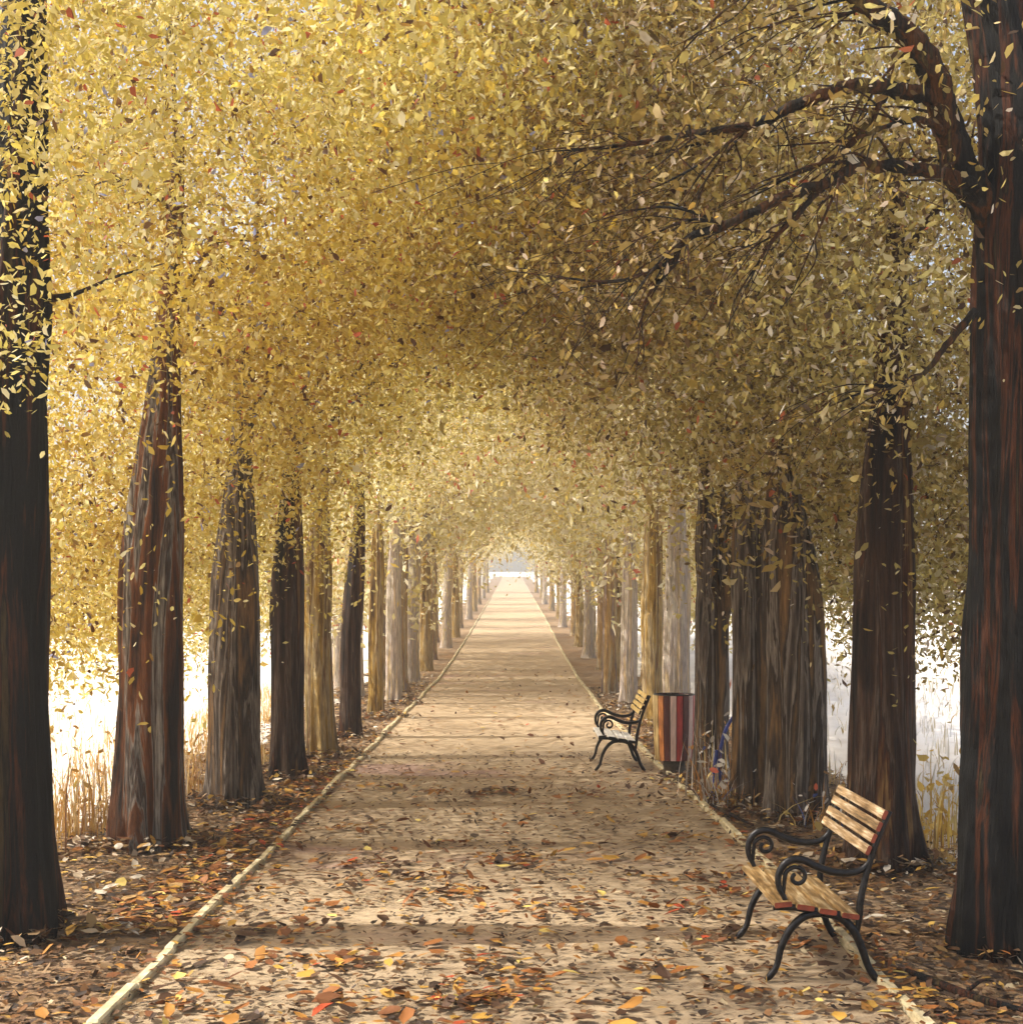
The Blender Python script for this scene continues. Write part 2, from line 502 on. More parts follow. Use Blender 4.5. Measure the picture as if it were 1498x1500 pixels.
strip('ground', lambda y: -320, lambda y: 320, ys_long, 40, M_MEADOW, -0.03)
def pathL(y): return -1.93 + .010 * math.sin(y * .7) + .006 * math.sin(y * 1.9)
def pathR(y): return float(np.interp(y, [0, 9, 16, 26, 40, 80], [1.93, 1.93, 1.82, 1.66, 1.75, 1.9])) + .012 * math.sin(y * .6 + 1)
ysf = list(np.concatenate([np.linspace(-12, 36, 100), np.linspace(37, 120, 60), np.linspace(125, 300, 20)]))
strip('verge_left', lambda y: -3.9 - .35 * math.sin(y * .8) - .2 * math.sin(y * 2.1), lambda y: pathL(y) - .04, ysf, 6, M_VERGE_L, -0.004)
strip('verge_right', lambda y: pathR(y) + .04, lambda y: 3.5 + .3 * math.sin(y * .9) + .15 * math.sin(y * 2.3), ysf, 6, M_VERGE_L, -0.004)
strip('path', pathL, pathR, ysf, 8, M_PATH, 0.0)

def kerb(name, fx, w):
    """a row of low edging stones, each a little out of line"""
    r_ = random.Random(3 if w > 0 else 4)
    mb = MB()
    y = 5.2
    while y < 130:
        ln = r_.uniform(.55, 1.0)
        h = .045 + r_.uniform(-.01, .012)
        j0, j1 = r_.uniform(-.012, .012), r_.uniform(-.012, .012)
        ww = w * r_.uniform(.85, 1.1)
        V = []
        for t in (0, .02, .5, .98, 1):
            yy = y + .012 + (ln - .024) * t
            x, z = fx(yy) + j0 + (j1 - j0) * t, float(zg(yy))
            hh = h - (.01 if t in (0, 1) else 0) + r_.uniform(-.004, .004)
            for dx, dz in ((0, -.06), (0, hh - .01), (ww * .15, hh), (ww * .85, hh), (ww, hh - .01), (ww, -.06)):
                V.append((x + dx, yy, z + dz))
        Q = []
        for a in range(4):
            for b_ in range(5):
                k = a * 6 + b_
                q = (k, k + 6, k + 7, k + 1)
                Q.append(q if w < 0 else q[::-1])
        Q += [tuple(range(6)), tuple(range(24, 30))[::-1]]
        mb.add(V, Q)
        y += ln
    o = mb.build(name, M_KERB, None, False)
    tag(o, kind='structure')
kerb('path_kerb', pathL, -0.062)
kerb('path_kerb', pathR, 0.062)

def add_shade_boughs(root, side, leaf, n, ar, vr, zr, per):
    """unseen high boughs, added above and behind the viewer to shade the foreground"""
    cc = np.stack([side * rng.uniform(*ar, n) - root.location.x, rng.uniform(*vr, n), rng.uniform(*zr, n)], axis=1)
    V, Q = crown_leaves(cc, per, .6, .085, False)
    quads_obj('unseen_shade_bough', V, Q, leaf, root)  # leaf mass added out of view to darken the foreground

# ------------------------------------------------------------------ the big near trees
R1D, L1D = 8.16, 8.5
# left foreground tree
L1 = make_tree([(5, 1382, 190), (2, 1330, 168), (-3, 1200, 152), (-8, 1000, 148), (-8, 800, 146), (-5, 600, 140), (10, 450, 124), (20, 330, 96), (30, 200, 78), (36, 60, 66), (40, -120, 50), (30, -300, 30)],
               L1D, -1, BARK_NEAR, LEAF_GOLD, 'big dark trunk cut off by the left edge of the picture, nearest on the left', 101,
               120, 480, .5, .050, limbs=0, crown_kw=dict(amin=-.2, amax=5.2, vs=1.2), voff=1.0, zoff=.3)
add_shade_boughs(L1, -1, LEAF_GOLD, 230, (-.6, 7.5), (-9.5, -1.2), (6.3, 8.6), 250)
b = L1.location
n_ = 80
cc_ = np.stack([rng.uniform(-3.5, -1.7, n_) - b.x, rng.uniform(-1.7, -.5, n_), 3.1 + 3.3 * rng.uniform(0, 1, n_) ** .6], axis=1)
V_, Q_ = crown_leaves(cc_, 130, .28, .046)
quads_obj('low_bough', V_, Q_, LEAF_GOLD, L1)
limb_obj(L1, b, [P(60, 440, L1D), P(110, 430, L1D - .1), P(170, 405, L1D - .25), P(240, 386, L1D - .4)], [.03, .015, .009, .003], BARK_NEAR, 8, seed=1)

# right foreground tree with its bare arching limbs
R1 = make_tree([(1528, 1408, 300), (1524, 1360, 246), (1522, 1250, 222), (1524, 1050, 212), (1526, 850, 214), (1526, 650, 208), (1522, 450, 198), (1515, 330, 178), (1498, 220, 128), (1480, 110, 106), (1458, 0, 96), (1425, -130, 70), (1390, -280, 40)],
               R1D, 1, BARK_NEAR, LEAF_OLIVE, 'big near black trunk filling the right edge of the picture, with arching bare limbs', 202,
               110, 460, .5, .050, limbs=0, crown_kw=dict(amin=-.2, amax=5.0, vs=.9), voff=2.6, zoff=.4)
add_shade_boughs(R1, 1, LEAF_OLIVE, 60, (-.6, 5.0), (-9.5, -.8), (6.3, 8.6), 250)
b = R1.location
d = R1D
def L(pts, rads, seed, seg=10):
    limb_obj(R1, b, [P(x, y, d + dy) for x, y, dy in pts], [q * (.86 if q > .06 else .74) for q in rads], BARK_LIMB, seg, seed=seed, twigs=13 if seed < 14 else 6)
L([(1470, 330, 0), (1415, 262, -.1), (1388, 190, -.15), (1362, 105, -.2), (1322, 45, -.25), (1265, 5, -.3), (1190, -40, -.3), (1080, -90, -.2)],
  [.16, .115, .098, .088, .078, .062, .045, .02], 11, 14)
L([(1460, 305, 0), (1400, 262, -.2), (1340, 246, -.3), (1262, 242, -.4), (1218, 262, -.45), (1150, 288, -.5), (1065, 328, -.55), (1003, 352, -.6), (985, 388, -.6), (945, 438, -.6)],
  [.11, .06, .05, .046, .042, .036, .03, .026, .02, .006], 12)
L([(1374, 150, -.15), (1330, 132, -.25), (1250, 126, -.35), (1170, 152, -.4), (1100, 182, -.4), (1010, 196, -.4), (900, 214, -.3), (800, 222, -.2)],
  [.06, .056, .05, .044, .034, .024, .014, .004], 13)
L([(1296, 140, -.3), (1268, 185, -.35), (1228, 226, -.4), (1150, 262, -.4), (1080, 300, -.45)], [.028, .022, .018, .012, .003], 14, 8)
L([(1205, 268, -.45), (1170, 312, -.5), (1132, 352, -.5), (1105, 392, -.55)], [.026, .02, .014, .004], 15, 8)
L([(1428, 455, -.3), (1390, 500, -.4), (1345, 552, -.5), (1270, 572, -.55), (1200, 602, -.55)], [.034, .026, .018, .011, .003], 16, 8)
L([(1390, 200, -.15), (1350, 175, -.3), (1300, 185, -.4), (1240, 205, -.4), (1130, 214, -.4)], [.035, .024, .018, .012, .003], 17, 8)
L([(990, 378, -.6), (955, 395, -.6), (900, 412, -.55), (835, 408, -.5), (760, 398, -.4)], [.017, .014, .011, .008, .003], 18, 8)
L([(1350, 60, -.25), (1290, 10, -.2), (1240, 20, -.15), (1150, 60, -.1)], [.03, .02, .014, .004], 19, 8)
L([(1100, 182, -.4), (1040, 230, -.45), (985, 262, -.5), (920, 290, -.5)], [.014, .01, .007, .002], 21, 7)
L([(1065, 328, -.55), (1010, 322, -.6), (950, 345, -.6), (880, 370, -.6)], [.014, .01, .007, .002], 22, 7)

tw = [o for o in COL.objects if o.name.startswith('limb') and o.parent and o.parent.parent == R1]
pv = np.concatenate([np.array([v.co[:] for v in o.data.vertices])[::5] for o in tw])
pv = pv[rng.integers(0, len(pv), 1500)] + rng.normal(0, .05, (1500, 3))
V_, Q_ = leaf_verts(pv, .055, down=.5)
quads_obj('twig_leaves', V_, Q_, LEAF_OLIVE, R1)

near = [
 # spec, D, side, bark, leaf, label, nclump, per, size
 ([(218, 1252, 140), (219, 1215, 108), (221, 1100, 94), (222, 1000, 90), (222, 880, 88), (226, 800, 84), (232, 700, 70), (238, 600, 52), (246, 480, 36), (256, 350, 26), (262, 200, 16)],
  11.7, -1, BARK_RUST, LEAF_OCHRE, 'second tree of the left row, thick rust brown trunk streaked with grey', 200, 470, .056),
 ([(345, 1190, 108), (345, 1150, 84), (344, 1080, 76), (343, 980, 73), (345, 880, 70), (346, 820, 62), (349, 740, 46), (353, 640, 28), (358, 500, 14)],
  14.1, -1, BARK_GREY, LEAF_OCHRE, 'third tree of the left row, brown trunk with a wide grey foot', 180, 430, .060),
 ([(419, 1146, 72), (420, 1115, 52), (420, 1050, 46), (420, 960, 46), (420, 890, 48), (422, 820, 42), (426, 720, 28), (434, 600, 14)],
  16.3, -1, BARK_BROWN, LEAF_GOLD, 'fourth tree of the left row, slim dark chocolate trunk', 170, 380, .065),
 ([(472, 1114, 60), (470, 1080, 46), (467, 1020, 42), (465, 930, 40), (465, 850, 42), (468, 760, 28), (470, 660, 16)],
  18.5, -1, BARK_OCHRE, LEAF_GOLD, 'left row tree with a mustard yellow trunk beside the slim chocolate one', 160, 340, .068),
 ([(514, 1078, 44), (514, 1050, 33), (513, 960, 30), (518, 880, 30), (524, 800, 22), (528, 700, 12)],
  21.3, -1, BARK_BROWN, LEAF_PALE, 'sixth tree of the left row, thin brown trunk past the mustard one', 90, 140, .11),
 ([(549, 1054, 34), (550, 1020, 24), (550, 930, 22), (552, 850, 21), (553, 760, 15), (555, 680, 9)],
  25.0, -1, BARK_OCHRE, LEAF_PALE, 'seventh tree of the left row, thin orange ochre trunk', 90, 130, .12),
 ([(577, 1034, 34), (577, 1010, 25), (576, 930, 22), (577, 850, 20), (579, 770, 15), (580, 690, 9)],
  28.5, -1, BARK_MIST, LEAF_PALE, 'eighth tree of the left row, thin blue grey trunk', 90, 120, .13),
 ([(1288, 1282, 150), (1289, 1240, 114), (1290, 1150, 98), (1291, 1050, 93), (1292, 920, 89), (1295, 800, 82), (1298, 700, 72), (1301, 600, 52), (1306, 480, 38), (1312, 350, 28), (1316, 200, 16)],
  10.8, 1, BARK_BROWN, LEAF_OLIVE, 'second tree of the right row, stout brown trunk standing behind the near bench', 200, 470, .056),
 ([(1166, 1212, 126), (1166, 1170, 92), (1166, 1080, 82), (1165, 980, 82), (1160, 880, 82), (1152, 790, 70), (1146, 700, 42), (1142, 600, 26), (1138, 480, 14)],
  13.2, 1, BARK_GREY, LEAF_OLIVE, 'third tree of the right row, broad grey brown trunk', 180, 430, .060),
 ([(1099, 1190, 84), (1100, 1150, 62), (1101, 1060, 54), (1100, 950, 54), (1097, 840, 52), (1095, 770, 42), (1092, 680, 24), (1090, 580, 14)],
  14.3, 1, BARK_GREY, LEAF_OLIVE, 'narrower dark trunk pressed close behind the broad grey brown one on the right', 90, 170, .095),
 ([(1040, 1154, 72), (1041, 1120, 56), (1043, 1040, 50), (1042, 960, 50), (1043, 890, 48), (1038, 850, 34), (1036, 800, 36), (1034, 730, 24), (1030, 640, 12)],
  15.7, 1, BARK_GREY, LEAF_OLIVE, 'right row tree whose dark trunk forks low, behind the striped bin', 170, 380, .065),
 ([(990, 1092, 62), (990, 1060, 44), (990, 960, 38), (992, 860, 36), (992, 780, 28), (990, 680, 14)],
  21.0, 1, BARK_MIST, LEAF_OLIVE, 'pale buff trunk rising straight above the striped bin', 90, 150, .11),
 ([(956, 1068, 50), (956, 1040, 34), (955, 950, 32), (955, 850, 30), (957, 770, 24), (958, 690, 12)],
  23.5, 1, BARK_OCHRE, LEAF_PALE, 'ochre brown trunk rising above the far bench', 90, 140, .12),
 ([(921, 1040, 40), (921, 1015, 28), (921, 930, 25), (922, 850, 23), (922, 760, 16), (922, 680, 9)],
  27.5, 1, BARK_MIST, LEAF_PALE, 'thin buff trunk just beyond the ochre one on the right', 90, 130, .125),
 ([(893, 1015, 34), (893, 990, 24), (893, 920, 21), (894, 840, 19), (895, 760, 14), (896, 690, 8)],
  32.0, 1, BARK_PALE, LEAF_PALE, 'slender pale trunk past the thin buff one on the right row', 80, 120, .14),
]
for i, (spec, D, side, bark, leaf, label, nc, per, size) in enumerate(near):
    t = make_tree(spec, D, side, bark, leaf, label, 300 + i * 7, nc, per, .47 + .004 * D, size, limbs=4 if D < 20 else 3, hexa=D < 15,
              crown_kw=dict(amin=-.15, amax=5.4 if side < 0 else 4.7, vs=1.3 + D * .02))
    if 'forks low' in label:
        bb = t.location
        limb_obj(t, bb, [P(1045, 915, D), P(1058, 880, D - .05), P(1066, 850, D - .05), P(1066, 800, D), P(1062, 720, D)], [.15, .12, .105, .10, .06], BARK_GREY, 14, seed=77)

# ------------------------------------------------------------------ far trees: two kinds built once, then copied
def far_proto(side, bark, leaf, seed, h=1.0):
    root = empty('avenue_tree', (0, 0, 0))
    mb = MB()
    r_ = random.Random(seed)
    pts = [(0, 0, -.15), (.02, 0, .3), (.03, .02, 1.6), (r_.uniform(-.1, .1), 0, 3.2), (r_.uniform(-.15, .15), .1, 4.8), (r_.uniform(-.2, .2), 0, 7)]
    sp, sr = spline([Vector(p) for p in pts], [.30, .2, .17, .15, .1, .03], 4)
    tube(mb, sp, sr, 14, ridge=.05, seed=seed)
    for k in range(4):
        an = k * 1.6 + r_.random()
        s = Vector(sp[-9 + k])
        a, bb = spline([s, s + Vector((math.cos(an) * .7, math.sin(an) * .5, .7)), s + Vector((math.cos(an) * 1.7, math.sin(an) * 1.4, 1.3))], [.07, .05, .01], 4)
        tube(mb, a, bb, 6, seed=k)
    mb.build('trunk', bark, root)
    a, v, z = clump_centres(52, amin=-.5, amax=5.2, vs=2.0)
    cc = np.stack([side * (a - 2.65), v, z * .95 + rng.choice([.1, .9, 1.4], len(z))], axis=1)
    V, Q = crown_leaves(cc, 130, .75, .16, False)
    quads_obj('crown', V, Q, leaf, root)
    return root

def copy_tree(src, loc, rz=0.0, sc=1.0):
    r = src.copy()
    COL.objects.link(r)
    r.location = loc
    r.rotation_euler = (0, 0, rz)
    r.scale = (sc, sc, sc)
    for ch in src.children:
        c = ch.copy()
        COL.objects.link(c)
        c.parent = r
    return r

protos = {}
for side in (-1, 1):
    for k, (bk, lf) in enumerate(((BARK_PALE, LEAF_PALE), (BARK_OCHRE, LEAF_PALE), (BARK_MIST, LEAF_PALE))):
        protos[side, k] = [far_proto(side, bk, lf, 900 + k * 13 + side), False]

ORD = ['ninth', 'tenth', 'eleventh', 'twelfth', 'thirteenth', 'fourteenth', 'fifteenth', 'sixteenth', 'seventeenth', 'eighteenth', 'nineteenth', 'twentieth']
KIND = ['pale buff', 'ochre', 'grey']
def place_far(side, k, x, y, rz, sc, label, group):
    p = protos[side, k]
    loc = (x, y, float(zg(y)))
    if not p[1]:
        p[1] = True
        r = p[0]
        r.location = loc; r.rotation_euler = (0, 0, rz); r.scale = (sc, sc, sc)
    else:
        r = copy_tree(p[0], loc, rz, sc)
    tag(r, label, 'tree', group)
    return r
farD = {-1: [32.5, 36.5, 41.5, 47, 54, 62, 71, 82, 95, 110, 128, 150], 1: [37, 42, 48, 55, 63, 72, 83, 96, 111, 129, 150]}
for side in (-1, 1):
    nm = 'left' if side < 0 else 'right'
    for i, D in enumerate(farD[side]):
        k = (i * 2 + (side > 0)) % 3
        place_far(side, k, side * (2.62 + random.uniform(-.12, .12)), D, random.uniform(-.12, .12), random.uniform(.95, 1.08),
                  f'{ORD[i]} tree of the {nm} row from the front, slender {KIND[k]} trunk in the haze', 'far trees lining the avenue')
# woodland standing behind the far part of the rows
wood = [(-1, 5.2, 47), (-1, 6.3, 56), (-1, 5.0, 63), (-1, 8.4, 72), (-1, 6.2, 80), (-1, 10.2, 90), (-1, 7.2, 100), (-1, 12.5, 112), (-1, 9.0, 122),
        (1, 4.9, 44), (1, 6.0, 52), (1, 5.0, 60), (1, 7.6, 66), (1, 6.0, 76), (1, 9.4, 84), (1, 7.0, 94), (1, 11.6, 104), (1, 8.2, 116), (1, 13.0, 126)]
beside = [(-1, 4.5, 32), (-1, 4.3, 35), (-1, 4.6, 39.5), (-1, 4.2, 43), (-1, 4.6, 50), (-1, 4.2, 58), (1, 4.4, 37.5), (1, 4.1, 40), (1, 4.5, 46), (1, 4.2, 51), (1, 4.5, 57),
          (-1, 3.4, 30.6), (-1, 3.2, 34.5), (-1, 3.3, 39), (-1, 3.2, 44), (-1, 3.3, 50), (-1, 3.2, 58), (1, 3.2, 29.6), (1, 3.3, 34.5), (1, 3.2, 39.5), (1, 3.3, 45), (1, 3.2, 51.5), (1, 3.3, 59)]
beside.sort(key=lambda q: q[2])
wi = {-1: 0, 1: 0}
for side, a, D in wood:
    nm = 'left' if side < 0 else 'right'
    k = (wi[side] + 1) % 3
    i = wi[side]; wi[side] += 1
    place_far(side, k, side * a, D, random.uniform(-.4, .4), random.uniform(.9, 1.1),
              f'{["nearest","second","third","fourth","fifth","sixth","seventh","eighth","ninth","farthest"][i]} of the hazy {nm} hand trees behind the row, {KIND[k]} trunk',
              'hazy trees standing behind the rows')

bi = {-1: 0, 1: 0}
for side, a, D in beside:
    nm = 'left' if side < 0 else 'right'
    i = bi[side]; bi[side] += 1
    k = (i * 2 + 2) % 3
    place_far(side, k, side * a, D, random.uniform(-.4, .4), random.uniform(.9, 1.05),
              f'{(["nearest", "second", "third", "fourth", "fifth", "sixth", "seventh", "eighth"] + ORD)[i]} misty tree close behind the {nm} row, its {KIND[k]} trunk in a gap',
              'misty trees close behind the rows')

# ------------------------------------------------------------------ bench
M_IRON = mat_plain('black_iron', (0.018, 0.017, 0.018), .32, .6, var=.5, scale=(40, 40, 40), bump=.25)
M_WOOD = mat_plain('bench_wood', (0.30, 0.175, 0.06), .5, var=.6, scale=(40, 3, 40), bump=.4, col2=(0.62, 0.48, 0.27))
M_WOODTOP = mat_plain('bench_wood_worn', (0.34, 0.21, 0.095), .55, var=.8, scale=(50, 3, 50), bump=.5, col2=(0.72, 0.62, 0.46))
M_RED = mat_plain('red_paint', (0.24, 0.045, 0.018), .45, var=.4, scale=(20, 20, 20))
M_WHITE = mat_plain('white_paint', (0.74, 0.71, 0.66), .5, var=.2, scale=(20, 4, 20))
M_YELLOW = mat_plain('yellow_paint', (0.58, 0.38, 0.10), .5, var=.35, scale=(20, 4, 20), col2=(0.72, 0.60, 0.34))

def slat(mb, c, sx, sz, ly, ang, mi=0, bev=.005, endm=None):
    """a board along y, section sx by sz turned by ang about y"""
    ca, sa = math.cos(ang), math.sin(ang)
    ring = [(-sx / 2 + bev, -sz / 2), (sx / 2 - bev, -sz / 2), (sx / 2, -sz / 2 + bev), (sx / 2, sz / 2 - bev), (sx / 2 - bev, sz / 2), (-sx / 2 + bev, sz / 2), (-sx / 2, sz / 2 - bev), (-sx / 2, -sz / 2 + bev)]
    V = []
    for y in (-ly / 2, ly / 2):
        for a, b_ in ring:
            V.append((c[0] + a * ca + b_ * sa, c[1] + y, c[2] - a * sa + b_ * ca))
    Fq = [(i, i + 8, (i + 1) % 8 + 8, (i + 1) % 8) for i in range(8)]
    mb.add(V, Fq, mi)
    mb.add(V, [tuple(range(8))[::1], tuple(range(8, 16))[::-1]], mi if endm is None else endm)

def bar(root, name, prof, y, r, mat, squash=.75, seg=10, sub=6):
    sp, sr = spline([Vector((x, y, z)) for x, z in prof], r, sub)
    mb = MB()
    tube(mb, sp, sr, seg, squash=1.0)
    return mb.build(name, mat, root)

def make_bench(loc, length, label, seatm, backm, endm):
    """faces -x (the path); x=0 is the front foot, local depth .57"""
    root = empty('park_bench', loc)
    tag(root, label, 'bench', 'benches along the right edge of the path')
    h = length / 2
    mb = MB()
    for i in range(4):
        x = .075 + i * .118
        z = .425 - .022 * i + (.0 if i else -.006)
        slat(mb, (x, 0, z), .092, .028, length, .14 if i else -.1, 0, endm=1)
    mb.build('seat', [seatm, endm], root, False)
    mb = MB()
    for i in range(4):
        t = i / 3
        slat(mb, (.545 + .085 * t - .022, 0, .705 + .062 * i + .0), .050, .022, length, -1.16, 0, .004, endm=1)
    mb.build('backrest', [backm, endm], root, False)
    for y in (-h + .05, h - .05):
        # front leg: cabriole from the arch under the seat to a turned foot
        bar(root, 'leg', [(.29, .365), (.20, .35), (.125, .285), (.075, .19), (.05, .09), (.015, .035), (-.012, .012)], y, [.02, .022, .021, .019, .017, .019, .012], M_IRON)
        bar(root, 'leg', [(.29, .365), (.38, .345), (.45, .28), (.495, .19), (.53, .09), (.565, .03), (.59, .012)], y, [.02, .024, .024, .022, .02, .021, .013], M_IRON)
        bar(root, 'back_post', [(.47, .24), (.485, .34), (.49, .42), (.515, .54), (.555, .68), (.60, .80), (.648, .905)], y, [.012, .018, .02, .018, .017, .016, .014], M_IRON)
        f = bar(root, 'seat_rail', [(.03, .395), (.14, .395), (.27, .375), (.40, .355), (.49, .345)], y, [.016, .018, .019, .018, .016], M_IRON)
        # armrest: joins the back post, dips, swells over and rolls into a scroll
        prof = [(.552, .685), (.535, .63), (.49, .592), (.42, .578), (.34, .585), (.26, .612), (.19, .645), (.13, .648), (.082, .615), (.058, .56), (.062, .50), (.085, .455), (.10, .415)]
        arm = bar(root, 'armrest', prof, y, [.012, .016, .018, .020, .021, .021, .021, .021, .020, .018, .016, .014, .013], M_IRON)
        sc = []
        for k in range(15):
            an = PI * .95 - k * .52
            rr = .062 - k * .0033
            sc.append((.155 + math.cos(an) * rr, .555 + math.sin(an) * rr))
        bar(arm, 'scroll', [(.085, .47)] + sc, y, [.010] + [.012] * 14 + [.009], M_IRON, sub=4, seg=8)
    mb = MB()
    tube(mb, [(.29, -h + .05, .35), (.29, h - .05, .35)], [.012, .012], 8)
    mb.build('stretcher', M_IRON, root)
    return root

x0 = (1110 - CX) / 276
make_bench((x0 + .045, 7.46 + .53, 0), 1.06, 'bench with wooden slats and black scrolled iron arms at the right foreground', M_WOOD, M_WOODTOP, M_RED)
make_bench((1.0, 17.5, 0), 1.15, 'small pale bench standing left of the striped bin', M_WHITE, M_YELLOW, M_IRON)

# ------------------------------------------------------------------ litter bin
def make_bin(loc):
    root = empty('litter_bin', loc)
    tag(root, 'barrel shaped litter bin of red, white and brown upright boards', 'bin')
    cols = [mat_plain('bin_red', (0.46, 0.06, 0.05), .5, var=.35, scale=(30, 30, 4)), mat_plain('bin_maroon', (0.09, 0.02, 0.015), .5, var=.3, scale=(30, 30, 4)),
            mat_plain('bin_rose', (0.68, 0.50, 0.45), .55, var=.25, scale=(30, 30, 4)), mat_plain('bin_orange', (0.48, 0.17, 0.04), .5, var=.4, scale=(30, 30, 4)),
            mat_plain('bin_ochre', (0.38, 0.26, 0.10), .55, var=.4, scale=(30, 30, 4))]
    n = 20
    mb = MB()
    def R(t): return .222 + .014 * math.sin(PI * (.1 + .7 * t)) + .022 * t
    for k in range(n):
        a0, a1 = 2 * PI * (k + .06) / n, 2 * PI * (k + .94) / n
        V = []
        for i in range(9):
            t = i / 8
            z = .17 + .76 * t
            for rr in (R(t), R(t) - .022):
                for a in (a0, (a0 + a1) / 2, a1):
                    V.append((rr * math.cos(a), rr * math.sin(a), z))
        Fq = []
        for i in range(8):
            q = i * 6
            Fq += [(q, q + 1, q + 7, q + 6), (q + 1, q + 2, q + 8, q + 7), (q + 4, q + 3, q + 9, q + 10), (q + 5, q + 4, q + 10, q + 11),
                   (q + 3, q, q + 6, q + 9), (q + 2, q + 5, q + 11, q + 8)]
        Fq += [(0, 3, 4, 1), (1, 4, 5, 2), (48, 49, 52, 51), (49, 50, 53, 52)]
        # facing the camera is -y: ochre and orange to the left, reds and rose to the right
        ang = math.degrees((a0 + a1) / 2)
        if 180 <= ang < 212: mi = 4
        elif 212 <= ang < 240: mi = 3
        else: mi = (0, 1, 2, 0, 1, 2)[k % 6]
        mb.add(V, Fq, mi)
    body = mb.build('body', cols, root, False)
    for z, r_, w in ((.932, R(1) - .012, .010),):
        ring = [Vector((r_ * math.cos(2 * PI * k / 28), r_ * math.sin(2 * PI * k / 28), z)) for k in range(29)]
        mb = MB()
        tube(mb, ring, [w] * 29, 8, cap=False)
        mb.build('hoop', M_IRON, body)
    mb = MB()
    V = [(rr * math.cos(2 * PI * k / 24), rr * math.sin(2 * PI * k / 24), z) for rr, z in ((.20, .925), (.18, .93), (.17, .2)) for k in range(24)]
    Fq = [(i * 24 + k, i * 24 + (k + 1) % 24, (i + 1) * 24 + (k + 1) % 24, (i + 1) * 24 + k) for i in range(2) for k in range(24)] + [tuple(48 + k for k in range(24))]
    mb.add(V, Fq)
    mb.build('liner', M_IRON, root)
    mb = MB()
    sp, sr = [(0, 0, -.05), (0, 0, .02), (0, 0, .05), (0, 0, .17)], [.2, .2, .13, .13]
    tube(mb, sp, sr, 20)
    mb.build('stand', mat_plain('stand_stone', (0.10, 0.075, 0.05), .9, var=.5), root)
    return root
make_bin((1.91, 16.75, 0))

# ------------------------------------------------------------------ plants
def blades(n, spread, hmin, hmax, wid, lean=.35, yspread=None):
    V, Q = [], []
    for i in range(n):
        x, y = rng.normal(0, spread), rng.normal(0, yspread or spread)
        h = rng.uniform(hmin, hmax)
        an = rng.uniform(0, 6.28)
        le = abs(rng.normal(0, lean)) * h
        w = wid * rng.uniform(.6, 1.4)
        pa = rng.uniform(0, 6.28)
        ca, sa = math.cos(pa) * w, math.sin(pa) * w
        k = len(V)
        for j in range(5):
            t = j / 4
            ww = (1 - t ** 1.6) * (.55 + .9 * t * (1 - t) * 2) + .04
            px_, py_, pz_ = x + math.cos(an) * le * t ** 2, y + math.sin(an) * le * t ** 2, h * (t - .22 * t * t * (le / h)) - .02 * (1 - t)
            V += [(px_ - ca * ww, py_ - sa * ww, pz_), (px_ + ca * ww, py_ + sa * ww, pz_)]
        for j in range(4):
            q = k + j * 2
            Q.append((q, q + 1, q + 3, q + 2))
    return np.array(V), np.array(Q)

GRASS_OCHRE = mat_leaf('dry_grass', [(0, (0.56, 0.36, 0.11)), (.3, (0.42, 0.22, 0.05)), (.5, (0.66, 0.50, 0.24)), (.7, (0.50, 0.28, 0.06)), (.85, (0.20, 0.09, 0.03)), (.92, (0.68, 0.60, 0.52))], .3)
GRASS_GOLD = mat_leaf('golden_stems', [(0, (0.66, 0.46, 0.10)), (.4, (0.58, 0.36, 0.06)), (.7, (0.72, 0.58, 0.24)), (.9, (0.26, 0.16, 0.05))], .3)
WEED_MIX = mat_leaf('weed_blades', [(0, (0.55, 0.50, 0.44)), (.25, (0.30, 0.16, 0.06)), (.42, (0.66, 0.62, 0.56)), (.58, (0.46, 0.22, 0.05)), (.72, (0.12, 0.07, 0.04)), (.84, (0.62, 0.46, 0.16)), (.93, (0.06, 0.09, 0.30)), (.96, (0.44, 0.08, 0.03))], .25)

def plant(name, x, y, n, spread, h0, h1, wid, mat, label, cat='plant', lean=.35, group=None, leafn=0):
    root = empty(name, (x, y, float(zg(y))))
    tag(root, label, cat, group)
    V, Q = blades(n, spread, h0, h1, wid, lean)
    quads_obj('stems', V, Q, mat, root)
    if leafn:
        c = np.stack([rng.normal(0, spread, leafn), rng.normal(0, spread, leafn), rng.uniform(h0 * .3, h1, leafn)], axis=1)
        V, Q = leaf_verts(c, .075)
        quads_obj('leaves', V, Q, mat, root)
    return root

WEED = plant('wild_plant', 2.2, 14.9, 90, .15, .25, .85, .011, WEED_MIX, 'tangle of pale and rusty weeds with blue blades beside the striped bin', leafn=60)
M_BLUE = mat_plain('blue_blade', (0.03, 0.05, 0.26), .5, var=.4)
mb = MB()
for pts in ([(-.02, -.1, .0), (-.04, -.1, .35), (0.0, -.1, .62), (.10, -.1, .82), (.20, -.12, .88)], [(-.1, -.12, .0), (-.10, -.12, .25), (-.07, -.12, .48)]):
    a_, c_ = spline([Vector(p) for p in pts], [.016, .018, .02, .016, .006][:len(pts)] , 5)
    tube(mb, a_, c_, 6)
mb.build('blue_blade', M_BLUE, WEED)
plant('wild_plant', 2.05, 14.0, 60, .12, .12, .45, .011, WEED_MIX, 'low arching weed clump on the kerb between bin and near bench', lean=.8, leafn=40)
plant('wild_plant', 2.75, 12.7, 34, .14, .15, .5, .008, WEED_MIX, 'sparse brown weed before the broad grey brown trunk', lean=.7, leafn=25)
plant('wild_plant', 3.55, 11.7, 46, .13, .35, .8, .010, GRASS_GOLD, 'golden stalky plant between the stout trunk and the near black trunk', leafn=90)
plant('grass_clump', -3.75, 12.3, 120, .22, .3, .95, .008, GRASS_OCHRE, 'tall ochre grass clump left of the rust brown trunk', 'grass', leafn=90)
